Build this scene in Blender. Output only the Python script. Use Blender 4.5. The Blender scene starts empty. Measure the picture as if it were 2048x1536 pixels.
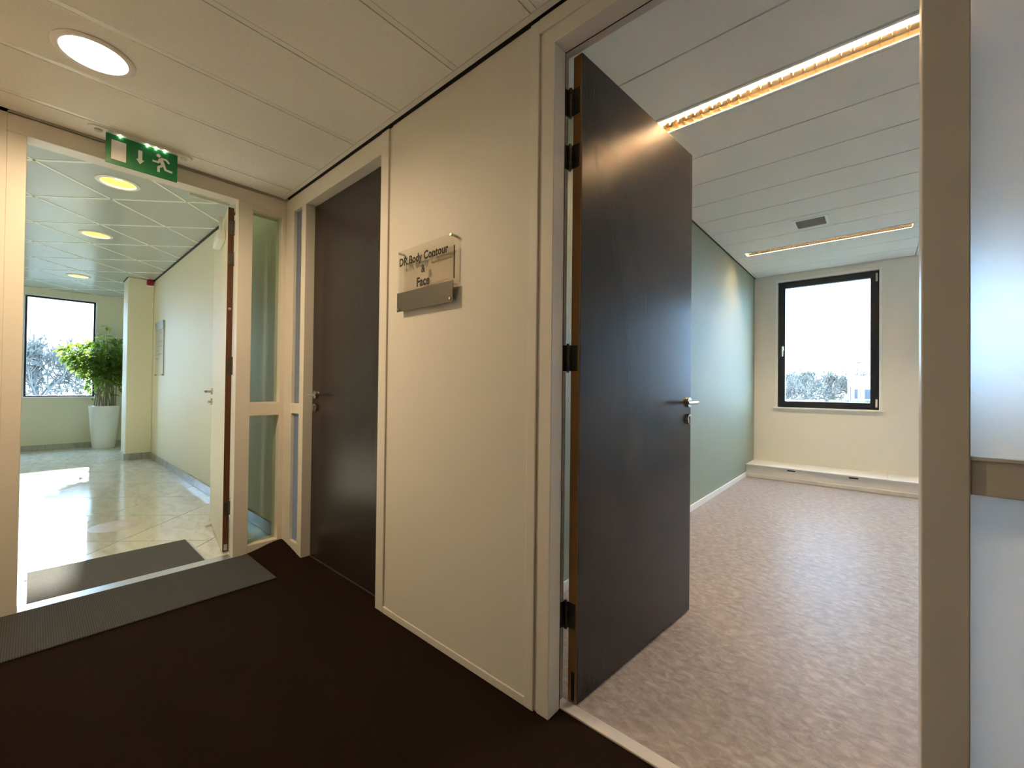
import bpy, bmesh, math, random
from mathutils import Vector, Matrix
random.seed(7)
S = bpy.context.scene
C = S.collection
pi = math.pi

# ------------------------------------------------------------------ camera
cam_d = bpy.data.cameras.new('camera'); cam = bpy.data.objects.new('camera', cam_d); C.objects.link(cam)
FPX, YAW, PIT, ROL = 837.49, -0.718015, 0.0099079, 0.0112284
cam_d.sensor_fit = 'HORIZONTAL'; cam_d.sensor_width = 36.0; cam_d.lens = FPX * 36.0 / 2048.0
cam_d.clip_start = 0.02; cam_d.clip_end = 400
fw = Vector((math.sin(YAW)*math.cos(PIT), math.cos(YAW)*math.cos(PIT), math.sin(PIT)))
rt = Vector((math.cos(YAW), -math.sin(YAW), 0)); up = rt.cross(fw)
r2 = rt*math.cos(ROL) + up*math.sin(ROL); u2 = up*math.cos(ROL) - rt*math.sin(ROL)
cam.matrix_world = Matrix(((r2.x, u2.x, -fw.x, 0), (r2.y, u2.y, -fw.y, 0), (r2.z, u2.z, -fw.z, 1.14), (0, 0, 0, 1)))
S.camera = cam

# ------------------------------------------------------------------ sky, sun, exposure
W = bpy.data.worlds.new('world'); S.world = W; W.use_nodes = True
bg = W.node_tree.nodes['Background']
bg.inputs[0].default_value = (0.44, 0.68, 1.0, 1); bg.inputs[1].default_value = 4.6
sun_d = bpy.data.lights.new('sun_offscreen', 'SUN'); sun = bpy.data.objects.new('sun_offscreen', sun_d); C.objects.link(sun)
sun_d.energy = 7.5; sun_d.angle = math.radians(1.0); sun_d.color = (1.0, 0.93, 0.80)
sun.rotation_euler = Vector((1.0, -0.0765, -0.35)).to_track_quat('-Z', 'Y').to_euler()
sun.location = (-30, 2, 14)
vs = S.view_settings
vs.view_transform = 'Standard'; vs.look = 'None'; vs.gamma = 1.0; vs.use_curve_mapping = False
vs.exposure = 1.9
S.cycles.use_denoising = True
S.cycles.max_bounces = 14; S.cycles.diffuse_bounces = 8; S.cycles.glossy_bounces = 6
S.cycles.transmission_bounces = 10; S.cycles.transparent_max_bounces = 16
S.cycles.sample_clamp_indirect = 12.0

DOWN_E, TUBE_E = 94.0, 96.0

# ------------------------------------------------------------------ materials
def nodes_of(m):
    m.use_nodes = True
    return m.node_tree.nodes, m.node_tree.links, m.node_tree.nodes['Principled BSDF']
def mat(name, col, rough=0.5, metal=0.0, spec=0.5, var=0.0, vscale=6.0, bump=0.0, bscale=60.0, emit=None, estr=0.0, coat=0.0, stretch=(1,1,1)):
    m = bpy.data.materials.new(name); N, L, P = nodes_of(m)
    P.inputs['Base Color'].default_value = (*col, 1); P.inputs['Roughness'].default_value = rough
    P.inputs['Metallic'].default_value = metal; P.inputs['Specular IOR Level'].default_value = spec
    P.inputs['Coat Weight'].default_value = coat
    if emit:
        P.inputs['Emission Color'].default_value = (*emit, 1); P.inputs['Emission Strength'].default_value = estr
    if var or bump:
        tc = N.new('ShaderNodeTexCoord'); mp = N.new('ShaderNodeMapping'); mp.inputs['Scale'].default_value = stretch
        L.new(tc.outputs['Object'], mp.inputs['Vector'])
    if var:
        nz = N.new('ShaderNodeTexNoise'); nz.inputs['Scale'].default_value = vscale; nz.inputs['Detail'].default_value = 5
        L.new(mp.outputs[0], nz.inputs['Vector'])
        mx = N.new('ShaderNodeMix'); mx.data_type = 'RGBA'
        mx.inputs['A'].default_value = (*[c*(1-var) for c in col], 1); mx.inputs['B'].default_value = (*[min(1, c*(1+var)) for c in col], 1)
        L.new(nz.outputs['Fac'], mx.inputs['Factor']); L.new(mx.outputs['Result'], P.inputs['Base Color'])
    if bump:
        nb = N.new('ShaderNodeTexNoise'); nb.inputs['Scale'].default_value = bscale; nb.inputs['Detail'].default_value = 3
        L.new(mp.outputs[0], nb.inputs['Vector'])
        bp = N.new('ShaderNodeBump'); bp.inputs['Strength'].default_value = bump; bp.inputs['Distance'].default_value = 0.004
        L.new(nb.outputs['Fac'], bp.inputs['Height']); L.new(bp.outputs['Normal'], P.inputs['Normal'])
    return m
def glass_clear(name, tint=(1,1,1), rough=0.0, fmax=0.96):
    m = bpy.data.materials.new(name); N, L, P = nodes_of(m); out = N['Material Output']; N.remove(P)
    t = N.new('ShaderNodeBsdfTransparent'); t.inputs[0].default_value = (*tint, 1)
    g = N.new('ShaderNodeBsdfGlossy'); g.inputs['Roughness'].default_value = rough
    lw = N.new('ShaderNodeLayerWeight'); lw.inputs[0].default_value = 0.5        # symmetric Schlick reflectance
    pw = N.new('ShaderNodeMath'); pw.operation = 'POWER'; pw.inputs[1].default_value = 5.0; L.new(lw.outputs['Facing'], pw.inputs[0])
    f = N.new('ShaderNodeMath'); f.operation = 'MULTIPLY_ADD'; f.inputs[1].default_value = fmax; f.inputs[2].default_value = 0.04; L.new(pw.outputs[0], f.inputs[0])
    x = N.new('ShaderNodeMixShader'); L.new(f.outputs[0], x.inputs[0]); L.new(t.outputs[0], x.inputs[1]); L.new(g.outputs[0], x.inputs[2])
    L.new(x.outputs[0], out.inputs[0]); return m
def glass_frost(name, rough=0.58, tint=(0.84, 0.835, 0.82), trans=0.5):
    m = bpy.data.materials.new(name); N, L, P = nodes_of(m); out = N['Material Output']; N.remove(P)
    r = N.new('ShaderNodeBsdfRefraction'); r.inputs['Color'].default_value = (*tint, 1); r.inputs['Roughness'].default_value = rough; r.inputs['IOR'].default_value = 1.2
    t = N.new('ShaderNodeBsdfTranslucent'); t.inputs[0].default_value = (*tint, 1)
    x = N.new('ShaderNodeMixShader'); x.inputs[0].default_value = trans; L.new(r.outputs[0], x.inputs[1]); L.new(t.outputs[0], x.inputs[2])
    d = N.new('ShaderNodeBsdfDiffuse'); d.inputs[0].default_value = (0.7, 0.7, 0.68, 1)
    y = N.new('ShaderNodeMixShader'); y.inputs[0].default_value = 0.12; L.new(x.outputs[0], y.inputs[1]); L.new(d.outputs[0], y.inputs[2]); L.new(y.outputs[0], out.inputs[0]); return m
def emitter(name, col, s):
    m = bpy.data.materials.new(name); N, L, P = nodes_of(m)
    P.inputs['Base Color'].default_value = (0.8, 0.8, 0.8, 1)
    P.inputs['Emission Color'].default_value = (*col, 1); P.inputs['Emission Strength'].default_value = s; return m

def marmoleum():
    m = bpy.data.materials.new('marmoleum'); N, L, P = nodes_of(m)
    tc = N.new('ShaderNodeTexCoord'); mp = N.new('ShaderNodeMapping'); mp.inputs['Scale'].default_value = (1, 1.5, 1); mp.inputs['Rotation'].default_value = (0, 0, 0.5)
    L.new(tc.outputs['Object'], mp.inputs['Vector'])
    n1 = N.new('ShaderNodeTexNoise'); n1.inputs['Scale'].default_value = 22; n1.inputs['Detail'].default_value = 8; n1.inputs['Roughness'].default_value = 0.65; n1.inputs['Distortion'].default_value = 0.6
    n2 = N.new('ShaderNodeTexNoise'); n2.inputs['Scale'].default_value = 55; n2.inputs['Detail'].default_value = 4; n2.inputs['Distortion'].default_value = 1.0
    n3 = N.new('ShaderNodeTexNoise'); n3.inputs['Scale'].default_value = 2.2; n3.inputs['Detail'].default_value = 2
    for n in (n1, n2, n3): L.new(mp.outputs[0], n.inputs['Vector'])
    r1 = N.new('ShaderNodeValToRGB'); e = r1.color_ramp.elements
    e[0].position = 0.32; e[0].color = (0.265, 0.218, 0.185, 1); e[1].position = 0.66; e[1].color = (0.45, 0.395, 0.35, 1)
    k = e.new(0.5); k.color = (0.35, 0.298, 0.258, 1)
    L.new(n1.outputs['Fac'], r1.inputs[0])
    r2_ = N.new('ShaderNodeValToRGB'); e = r2_.color_ramp.elements; e[0].position = 0.62; e[0].color = (0, 0, 0, 1); e[1].position = 0.72; e[1].color = (0.5, 0.5, 0.5, 1)
    L.new(n2.outputs['Fac'], r2_.inputs[0])
    mx = N.new('ShaderNodeMix'); mx.data_type = 'RGBA'; mx.inputs['B'].default_value = (0.56, 0.49, 0.42, 1)
    L.new(r2_.outputs[0], mx.inputs['Factor']); L.new(r1.outputs[0], mx.inputs['A'])
    m3 = N.new('ShaderNodeMix'); m3.data_type = 'RGBA'; m3.blend_type = 'MULTIPLY'; m3.inputs['B'].default_value = (0.93, 0.90, 0.95, 1)
    L.new(n3.outputs['Fac'], m3.inputs['Factor']); L.new(mx.outputs['Result'], m3.inputs['A'])
    L.new(m3.outputs['Result'], P.inputs['Base Color'])
    P.inputs['Roughness'].default_value = 0.40; P.inputs['Specular IOR Level'].default_value = 0.11
    return m
def marble(name, c0, c1, rough):
    m = bpy.data.materials.new(name); N, L, P = nodes_of(m)
    tc = N.new('ShaderNodeTexCoord'); oi = N.new('ShaderNodeObjectInfo'); ad = N.new('ShaderNodeVectorMath'); ad.operation = 'ADD'
    ml = N.new('ShaderNodeMath'); ml.operation = 'MULTIPLY'; ml.inputs[1].default_value = 37.0
    L.new(oi.outputs['Random'], ml.inputs[0]); L.new(tc.outputs['Object'], ad.inputs[0]); L.new(ml.outputs[0], ad.inputs[1])
    mp = N.new('ShaderNodeMapping'); mp.inputs['Scale'].default_value = (1.0, 3.2, 1); mp.inputs['Rotation'].default_value = (0, 0, 0.35); L.new(ad.outputs[0], mp.inputs['Vector'])
    n1 = N.new('ShaderNodeTexNoise'); n1.inputs['Scale'].default_value = 3.2; n1.inputs['Detail'].default_value = 9; n1.inputs['Roughness'].default_value = 0.62; n1.inputs['Distortion'].default_value = 1.1
    L.new(mp.outputs[0], n1.inputs['Vector'])
    r = N.new('ShaderNodeValToRGB'); e = r.color_ramp.elements; e[0].position = 0.36; e[0].color = (*c0, 1); e[1].position = 0.56; e[1].color = (*c1, 1)
    L.new(n1.outputs['Fac'], r.inputs[0]); L.new(r.outputs[0], P.inputs['Base Color'])
    P.inputs['Roughness'].default_value = rough; P.inputs['Specular IOR Level'].default_value = 0.6
    return m
def ribbed(name, c0, c1, scale, rot):
    m = bpy.data.materials.new(name); N, L, P = nodes_of(m)
    tc = N.new('ShaderNodeTexCoord'); mp = N.new('ShaderNodeMapping'); mp.inputs['Rotation'].default_value = (0, 0, rot); L.new(tc.outputs['Object'], mp.inputs['Vector'])
    w = N.new('ShaderNodeTexWave'); w.inputs['Scale'].default_value = scale; w.inputs['Distortion'].default_value = 1.2; w.inputs['Detail'].default_value = 2; w.inputs['Detail Scale'].default_value = 5
    n = N.new('ShaderNodeTexNoise'); n.inputs['Scale'].default_value = 130; n.inputs['Detail'].default_value = 2
    L.new(mp.outputs[0], w.inputs['Vector']); L.new(mp.outputs[0], n.inputs['Vector'])
    mu = N.new('ShaderNodeMath'); mu.operation = 'MULTIPLY'; L.new(w.outputs['Fac'], mu.inputs[0]); L.new(n.outputs['Fac'], mu.inputs[1])
    mx = N.new('ShaderNodeMix'); mx.data_type = 'RGBA'; mx.inputs['A'].default_value = (*c0, 1); mx.inputs['B'].default_value = (*c1, 1)
    L.new(mu.outputs[0], mx.inputs['Factor']); L.new(mx.outputs['Result'], P.inputs['Base Color']); P.inputs['Roughness'].default_value = 0.95; P.inputs['Specular IOR Level'].default_value = 0.1
    bp = N.new('ShaderNodeBump'); bp.inputs['Strength'].default_value = 0.6; bp.inputs['Distance'].default_value = 0.004
    L.new(mu.outputs[0], bp.inputs['Height']); L.new(bp.outputs['Normal'], P.inputs['Normal']); return m
def leaf_mat(name, col, tr):
    m = bpy.data.materials.new(name); N, L, P = nodes_of(m); out = N['Material Output']
    P.inputs['Base Color'].default_value = (*col, 1); P.inputs['Roughness'].default_value = 0.4
    oi = N.new('ShaderNodeObjectInfo'); hs = N.new('ShaderNodeHueSaturation'); hs.inputs['Color'].default_value = (*col, 1)
    mr = N.new('ShaderNodeMapRange'); mr.inputs[3].default_value = 0.7; mr.inputs[4].default_value = 1.35; L.new(oi.outputs['Random'], mr.inputs[0]); L.new(mr.outputs[0], hs.inputs['Value']); L.new(hs.outputs[0], P.inputs['Base Color'])
    t = N.new('ShaderNodeBsdfTranslucent'); t.inputs[0].default_value = (*tr, 1)
    x = N.new('ShaderNodeMixShader'); x.inputs[0].default_value = 0.45; L.new(P.outputs[0], x.inputs[1]); L.new(t.outputs[0], x.inputs[2]); L.new(x.outputs[0], out.inputs[0]); return m

M = dict(
 paint=mat('cream_paint', (0.80, 0.745, 0.66), 0.42, var=0.03, vscale=2.5, bump=0.03, bscale=250),
 panel=mat('cream_wall_panel', (0.78, 0.725, 0.635), 0.55, var=0.03, vscale=2.0, bump=0.10, bscale=420),
 ctile=mat('mineral_fibre', (0.90, 0.87, 0.83), 0.9, spec=0.2, var=0.06, vscale=90, bump=0.55, bscale=190),
 tbar=mat('white_grid_bar', (0.84, 0.82, 0.78), 0.4),
 black=mat('black_profile_gap_shade', (0.02, 0.018, 0.016), 0.6),  # profiles, seals and slots, also strips that paint ceiling gap shade
 carpet=mat('dark_brown_carpet', (0.017, 0.0095, 0.0065), 1.0, spec=0.05, var=0.5, vscale=160, bump=0.8, bscale=330),
 mat=ribbed('grey_ribbed_mat', (0.055, 0.056, 0.056), (0.125, 0.127, 0.127), 40, pi/2),
 lmat=ribbed('dark_entrance_mat', (0.09, 0.09, 0.086), (0.20, 0.20, 0.192), 60, 0),
 alu=mat('brushed_aluminium', (0.72, 0.70, 0.69), 0.32, metal=0.9, var=0.05, vscale=40, stretch=(1, 20, 1)),
 alum_w=mat('pale_threshold', (0.66, 0.60, 0.55), 0.4, metal=0.0, var=0.05, vscale=30),
 steel=mat('satin_steel', (0.62, 0.59, 0.55), 0.22, metal=1.0),
 hinge=mat('dark_hinge_steel', (0.17, 0.15, 0.13), 0.3, metal=0.9),
 ddoor=mat('dark_brown_laminate', (0.034, 0.026, 0.024), 0.25, spec=0.36, var=0.08, vscale=14, bump=0.03, bscale=120, stretch=(8, 8, 0.5)),
 wood=mat('door_edge_wood', (0.42, 0.20, 0.07), 0.5, var=0.25, vscale=8, stretch=(10, 10, 0.6)),
 mahog=mat('mahogany_edge', (0.105, 0.038, 0.014), 0.45, var=0.3, vscale=8, stretch=(10, 10, 0.6)),
 lpaint=mat('lobby_paint', (0.83, 0.79, 0.61), 0.6, var=0.02, vscale=2),
 lceil=mat('lobby_ceiling_metal', (0.46, 0.49, 0.465), 0.25, spec=0.5),
 lbar=mat('lobby_grid_bar', (0.88, 0.89, 0.84), 0.4),
 marble=marble('grey_marble', (0.64, 0.62, 0.53), (0.80, 0.78, 0.68), 0.13),
 joint=mat('dark_joint', (0.14, 0.14, 0.13), 0.8),
 skirt=marble('marble_skirting', (0.30, 0.31, 0.28), (0.46, 0.47, 0.43), 0.3),
 green=mat('sage_green_paint', (0.275, 0.315, 0.235), 0.6, var=0.03, vscale=2),
 wwall=mat('warm_white_paint', (0.79, 0.765, 0.69), 0.7, var=0.02, vscale=2),
 white=mat('white_lacquer', (0.84, 0.82, 0.78), 0.35),
 rceil=mat('office_ceiling_panel', (0.83, 0.82, 0.79), 0.8, spec=0.25, var=0.03, vscale=50, bump=0.2, bscale=260),
 floor=marmoleum(),
 wframe=mat('black_window_frame', (0.012, 0.014, 0.018), 0.35),
 pane=glass_clear('window_glass', (0.96, 0.98, 0.98)),
 cglass=glass_clear('clear_sidelight_glass', (0.86, 0.92, 0.86), 0.02),
 frost=glass_frost('frosted_glass'),
 acryl=glass_clear('clear_acrylic', (0.97, 0.96, 0.94), 0.08, 0.35),
 acryl2=glass_clear('matt_acrylic', (0.98, 0.98, 0.97), 0.2, 0.12),
 ink=mat('black_lettering', (0.02, 0.012, 0.010), 0.6),
 faint=mat('faint_brown_print', (0.36, 0.24, 0.16), 0.7),
 signbar=mat('sign_metal_strip', (0.14, 0.122, 0.10), 0.42, metal=0.6, var=0.06, vscale=12, stretch=(1, 1, 14)),
 exitg=mat('exit_green', (0.002, 0.115, 0.026), 0.35, emit=(0.0, 0.30, 0.07), estr=0.015),
 exitw=mat('exit_white', (0.62, 0.58, 0.49), 0.5, emit=(1, 0.92, 0.75), estr=0.02),
 led=emitter('led_spot', (1, 0.92, 0.7), 14.0),
 lampdisc=emitter('downlight_diffuser', (1.0, 0.76, 0.47), DOWN_E),
 lampdisc2=emitter('lobby_lamp_bulb', (1.0, 0.80, 0.46), 9.0),
 gold=mat('golden_reflector', (0.90, 0.66, 0.30), 0.3, metal=0.6),
 tube=emitter('fluorescent_tube', (1.0, 0.79, 0.53), TUBE_E),
 louvre=mat('louvre_aluminium', (0.80, 0.62, 0.40), 0.13, metal=1.0),
 ventg=mat('vent_grey', (0.55, 0.54, 0.50), 0.7),
 pot=mat('glossy_white_pot', (0.80, 0.80, 0.74), 0.12, spec=0.6, coat=0.4),
 soil=mat('potting_soil', (0.03, 0.022, 0.015), 1.0, var=0.4, vscale=60, bump=0.8, bscale=80),
 cane=mat('plant_cane', (0.28, 0.24, 0.16), 0.7, var=0.35, vscale=25),
 leaf=leaf_mat('leaf_green', (0.050, 0.105, 0.036), (0.40, 0.56, 0.07)),
 red=mat('alarm_red', (0.33, 0.008, 0.02), 0.3),
 bnote=mat('board_grey', (0.42, 0.42, 0.37), 0.5),
 ptext=mat('board_print', (0.50, 0.51, 0.44), 0.7),
 decal=mat('faded_salmon_sticker', (0.70, 0.575, 0.485), 0.3, var=0.12, vscale=18),
 decal2=mat('faded_sticker_print', (0.74, 0.68, 0.60), 0.35),
 bark=mat('grey_bark', (0.09, 0.085, 0.075), 0.9, var=0.2, vscale=4),
 twig=mat('pale_twigs', (0.115, 0.11, 0.095), 0.9),
 grass=mat('winter_grass', (0.06, 0.065, 0.045), 1.0, var=0.2, vscale=0.6),
 bwhite=mat('white_render_wall', (0.85, 0.86, 0.86), 0.7),
 bwin=mat('grey_window_blind', (0.06, 0.065, 0.075), 0.4),
 bgrey=mat('blue_grey_cladding', (0.065, 0.07, 0.085), 0.6),
 hedge=mat('ochre_hedge', (0.11, 0.09, 0.05), 0.95, var=0.5, vscale=5, bump=1.0, bscale=9),
)

# ------------------------------------------------------------------ mesh helpers
class MB:
    def __init__(s): s.v = []; s.f = []
    def add(s, vs, fs):
        o = len(s.v); s.v += [tuple(v) for v in vs]; s.f += [tuple(i+o for i in f) for f in fs]; return s
    def box(s, x0, x1, y0, y1, z0, z1):
        return s.add([(x0,y0,z0),(x1,y0,z0),(x1,y1,z0),(x0,y1,z0),(x0,y0,z1),(x1,y0,z1),(x1,y1,z1),(x0,y1,z1)],
                     [(0,3,2,1),(4,5,6,7),(0,1,5,4),(1,2,6,5),(2,3,7,6),(3,0,4,7)])
    def cyl(s, p0, p1, r0, r1=None, n=16, cap=True):
        r1 = r0 if r1 is None else r1; p0 = Vector(p0); p1 = Vector(p1); d = (p1-p0).normalized()
        a = d.orthogonal().normalized(); b = d.cross(a)
        vs = []
        for p, r in ((p0, r0), (p1, r1)):
            for i in range(n):
                t = 2*pi*i/n; vs.append(p + a*math.cos(t)*r + b*math.sin(t)*r)
        fs = [(i, (i+1) % n, n+(i+1) % n, n+i) for i in range(n)]
        if cap: fs += [tuple(range(n-1, -1, -1)), tuple(range(n, 2*n))]
        return s.add(vs, fs)
    def tube(s, pts, r, n=10):
        pts = [Vector(p) for p in pts]; rings = []; prev = None
        for i, p in enumerate(pts):
            d = (pts[min(i+1, len(pts)-1)] - pts[max(i-1, 0)]).normalized()
            a = d.orthogonal().normalized() if prev is None else (prev - d*prev.dot(d)).normalized()
            prev = a; b = d.cross(a); rr = r[i] if isinstance(r, (list, tuple)) else r
            rings.append([p + a*math.cos(2*pi*k/n)*rr + b*math.sin(2*pi*k/n)*rr for k in range(n)])
        vs = [v for g in rings for v in g]; m = len(rings)
        fs = [(j*n+k, j*n+(k+1) % n, (j+1)*n+(k+1) % n, (j+1)*n+k) for j in range(m-1) for k in range(n)]
        fs += [tuple(range(n-1, -1, -1)), tuple(range((m-1)*n, m*n))]
        return s.add(vs, fs)
    def lathe(s, prof, c=(0,0,0), n=40):
        vs = []; m = len(prof)
        for r, z in prof:
            for k in range(n): vs.append((c[0]+r*math.cos(2*pi*k/n), c[1]+r*math.sin(2*pi*k/n), c[2]+z))
        fs = [(j*n+k, j*n+(k+1) % n, (j+1)*n+(k+1) % n, (j+1)*n+k) for j in range(m-1) for k in range(n)]
        return s.add(vs, fs)
    def prism(s, poly, z0, z1):
        n = len(poly)
        vs = [(x, y, z0) for x, y in poly] + [(x, y, z1) for x, y in poly]
        return s.add(vs, [tuple(range(n-1, -1, -1)), tuple(range(n, 2*n))] + [(i, (i+1) % n, n+(i+1) % n, n+i) for i in range(n)])
    def holed(s, poly, c, r, z0, z1, n=40):
        angs = [2*pi*i/n for i in range(n)] + [math.atan2(y-c[1], x-c[0]) % (2*pi) for x, y in poly]
        angs = sorted(set(round(a, 5) for a in angs)); k = len(angs); inn = []; out = []
        for a in angs:
            dx, dy = math.cos(a), math.sin(a); best = 1e9
            for i in range(len(poly)):
                (x1, y1), (x2, y2) = poly[i], poly[(i+1) % len(poly)]; ex, ey = x2-x1, y2-y1
                den = dx*ey - dy*ex
                if abs(den) < 1e-9: continue
                t = ((x1-c[0])*ey - (y1-c[1])*ex)/den; u = ((x1-c[0])*dy - (y1-c[1])*dx)/den
                if t > 1e-6 and -1e-4 <= u <= 1.0001: best = min(best, t)
            inn.append((c[0]+dx*r, c[1]+dy*r)); out.append((c[0]+dx*best, c[1]+dy*best))
        vs = [(x, y, z0) for x, y in inn] + [(x, y, z0) for x, y in out] + [(x, y, z1) for x, y in inn] + [(x, y, z1) for x, y in out]
        fs = []
        for i in range(k):
            j = (i+1) % k
            fs += [(i, k+i, k+j, j)[::-1], (2*k+i, 3*k+i, 3*k+j, 2*k+j), (i, j, 2*k+j, 2*k+i), (k+i, 3*k+i, 3*k+j, k+j)[::-1]]
        return s.add(vs, fs)
    def mesh(s, name, m, off=(0,0,0)):
        me = bpy.data.meshes.new(name); me.from_pydata([(v[0]-off[0], v[1]-off[1], v[2]-off[2]) for v in s.v], [], s.f)
        bm = bmesh.new(); bm.from_mesh(me); bmesh.ops.recalc_face_normals(bm, faces=bm.faces); bm.to_mesh(me); bm.free()
        me.materials.append(M[m] if isinstance(m, str) else m); return me
    def build(s, name, m, parent=None, off=(0,0,0), smooth=False, bev=0.0, loc=None):
        me = s.mesh(name, m, off)
        o = bpy.data.objects.new(name, me); C.objects.link(o)
        if parent: o.parent = parent
        if loc is not None: o.location = loc
        if smooth: shade(o)
        if bev:
            b = o.modifiers.new('bevel', 'BEVEL'); b.width = bev; b.segments = 2; b.limit_method = 'ANGLE'; b.angle_limit = 0.8
        return o
def shade(o, ang=0.7):
    me = o.data; bm = bmesh.new(); bm.from_mesh(me)
    for f in bm.faces: f.smooth = True
    for e in bm.edges:
        if len(e.link_faces) == 2 and e.calc_face_angle(0) > ang: e.smooth = False
    bm.to_mesh(me); bm.free()
def tag(o, label=None, cat=None, group=None, kind=None):
    if label: o['label'] = label
    if cat: o['category'] = cat
    if group: o['group'] = group
    if kind: o['kind'] = kind
    return o
def empty(name, loc=(0,0,0), rz=0.0):
    o = bpy.data.objects.new(name, None); C.objects.link(o); o.location = loc; o.rotation_euler = (0,0,rz); o.empty_display_size = 0.05; return o
def struct(o, label=None): return tag(o, label=label, kind='structure')
def Bx(name, m, a, parent=None, off=(0,0,0), bev=0.0): return MB().box(*a).build(name, m, parent, off, bev=bev)
def copy_tree(o, parent=None):
    c = o.copy(); C.objects.link(c); c.parent = parent
    for ch in list(o.children): copy_tree(ch, c)
    return c
def wall_holes(mb, u0, u1, z0, z1, holes, put):
    cur = u0
    for a, b, lo, hi in sorted(holes):
        if a > cur: put(mb, cur, a, z0, z1)
        if lo > z0: put(mb, a, b, z0, lo)
        if hi < z1: put(mb, a, b, hi, z1)
        cur = b
    if cur < u1: put(mb, cur, u1, z0, z1)
def clip_poly(poly, x0, x1, y0, y1):
    for ax, lim, sg in ((0, x0, 1), (0, x1, -1), (1, y0, 1), (1, y1, -1)):
        out = []; n = len(poly)
        for i in range(n):
            p, q = poly[i], poly[(i+1) % n]; a = (p[ax]-lim)*sg; b = (q[ax]-lim)*sg
            if a >= 0: out.append(p)
            if a*b < 0:
                t = a/(a-b); out.append((p[0]+(q[0]-p[0])*t, p[1]+(q[1]-p[1])*t))
        poly = out
        if len(poly) < 3: return []
    return poly
def poly_area(p): return abs(sum(p[i][0]*p[(i+1) % len(p)][1] - p[(i+1) % len(p)][0]*p[i][1] for i in range(len(p))))/2

# key planes (metres, camera standing at x=0 y=0)
YA, YB = 1.18, 1.295          # corridor face and office face of the office wall
XE, XL = -3.19, -3.30         # corridor face and lobby face of the end wall
ZC = 2.47                     # corridor ceiling
ZR = 2.745                    # office and lobby ceiling
GX = -1.328                   # green wall
FY = 6.775                    # office window wall
RX = 1.72                     # office right wall
LY = 1.221                    # lobby right wall
LX = -10.68                   # lobby window wall
LS = -2.9                     # lobby left wall
CY = -0.75                    # corridor left wall
CX = 2.6                      # corridor end behind the camera

# ================================================================== SETTING: corridor
# carpet, swelling a little where it is stuffed up into the corner
mb = MB(); nx, ny = 90, 60; vs_ = []
for j in range(ny+1):
    for i in range(nx+1):
        x = XE + (CX-XE)*(i/nx)**1.6; y = YA+0.085 - (YA+0.085-CY)*(j/ny)**1.5
        d = math.hypot((x-XE)/0.30, max(0, YA-0.0-y)/0.22)
        z = 0.052*math.exp(-(d*1.35)**2) if y <= YA+0.002 or x < -2.88 else 0.0
        vs_.append((x, y, z))
mb.add(vs_, [(j*(nx+1)+i, (j+1)*(nx+1)+i, (j+1)*(nx+1)+i+1, j*(nx+1)+i+1) for j in range(ny) for i in range(nx)])
struct(mb.build('floor', 'carpet', smooth=True), 'dark brown carpet of the corridor')
struct(Bx('floor_slab', 'joint', (-11.0, CX+0.3, LS-0.2, FY+0.25, -0.35, -0.012)), 'concrete slab under all the floors')

# corridor ceiling: backing, grid bars and panels
ceil = struct(Bx('ceiling', 'tbar', (XE, CX, CY, YA, ZC+0.045, ZC+0.09)), 'suspended tile ceiling of the corridor')
seams = [XE+0.012, -2.985] + [-2.985+0.414*k for k in range(1, 13)]
for i in range(len(seams)-1):
    a, b = seams[i]+(0.004 if i == 0 else 0.016), seams[i+1]-0.016
    for y0, y1 in ((-0.20, 1.140), (CY, -0.225)):
        if a < -2.38 < b and y0 < 0.145 < y1:
            MB().holed([(a, y0), (b, y0), (b, y1), (a, y1)], (-2.38, 0.145), 0.108, ZC-0.004, ZC+0.012).build('ceiling_panel', 'ctile', ceil)
        else:
            Bx('ceiling_panel', 'ctile', (a, b, y0, y1, ZC-0.004, ZC+0.012), ceil)
    if i: Bx('grid_bar', 'tbar', (seams[i]-0.0125, seams[i]+0.0125, CY, 1.140, ZC-0.003, ZC+0.012), ceil)
Bx('edge_angle', 'tbar', (XE+0.012, CX, 1.143, 1.166, ZC-0.005, ZC+0.012), ceil)
Bx('grid_bar', 'tbar', (XE+0.012, CX, -0.222, -0.203, ZC-0.003, ZC+0.012), ceil)
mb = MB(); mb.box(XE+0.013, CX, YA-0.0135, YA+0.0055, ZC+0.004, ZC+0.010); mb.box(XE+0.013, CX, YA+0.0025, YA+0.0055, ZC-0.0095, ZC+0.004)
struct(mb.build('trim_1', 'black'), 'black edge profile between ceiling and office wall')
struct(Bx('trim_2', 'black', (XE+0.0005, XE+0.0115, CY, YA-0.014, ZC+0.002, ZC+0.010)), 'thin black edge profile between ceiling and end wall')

# office wall: panelled part and the wall to the right of the sidelight
mb = MB()
mb.box(-1.88, -0.905, YA+0.006, YB, 0, ZR)
mb.box(XE, -1.88, YA+0.02, YB, 2.455, ZR); mb.box(-0.905, 0.40, YA+0.02, YB, 2.455, ZR)
mb.box(0.40, CX, YA, YB, 0, ZR)
wa = struct(mb.build('wall_right', 'panel'), 'cream panelled corridor wall with the two office doors')
Bx('wall_panel', 'panel', (-1.850, -0.957, YA+0.0005, YA+0.006, 0.034, ZC-0.010), wa, bev=0.0015)
Bx('base_rail', 'paint', (-1.878, -0.955, YA-0.004, YA+0.006, 0.0, 0.032), wa, bev=0.002)
Bx('stile', 'paint', (-0.955, -0.914, YA-0.005, YA+0.006, 0.0, ZC-0.010), wa, bev=0.003)
Bx('head_panel', 'paint', (-0.914, 0.40, YA-0.006, YA+0.02, 2.408, ZC-0.010), wa, bev=0.002)

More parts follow.
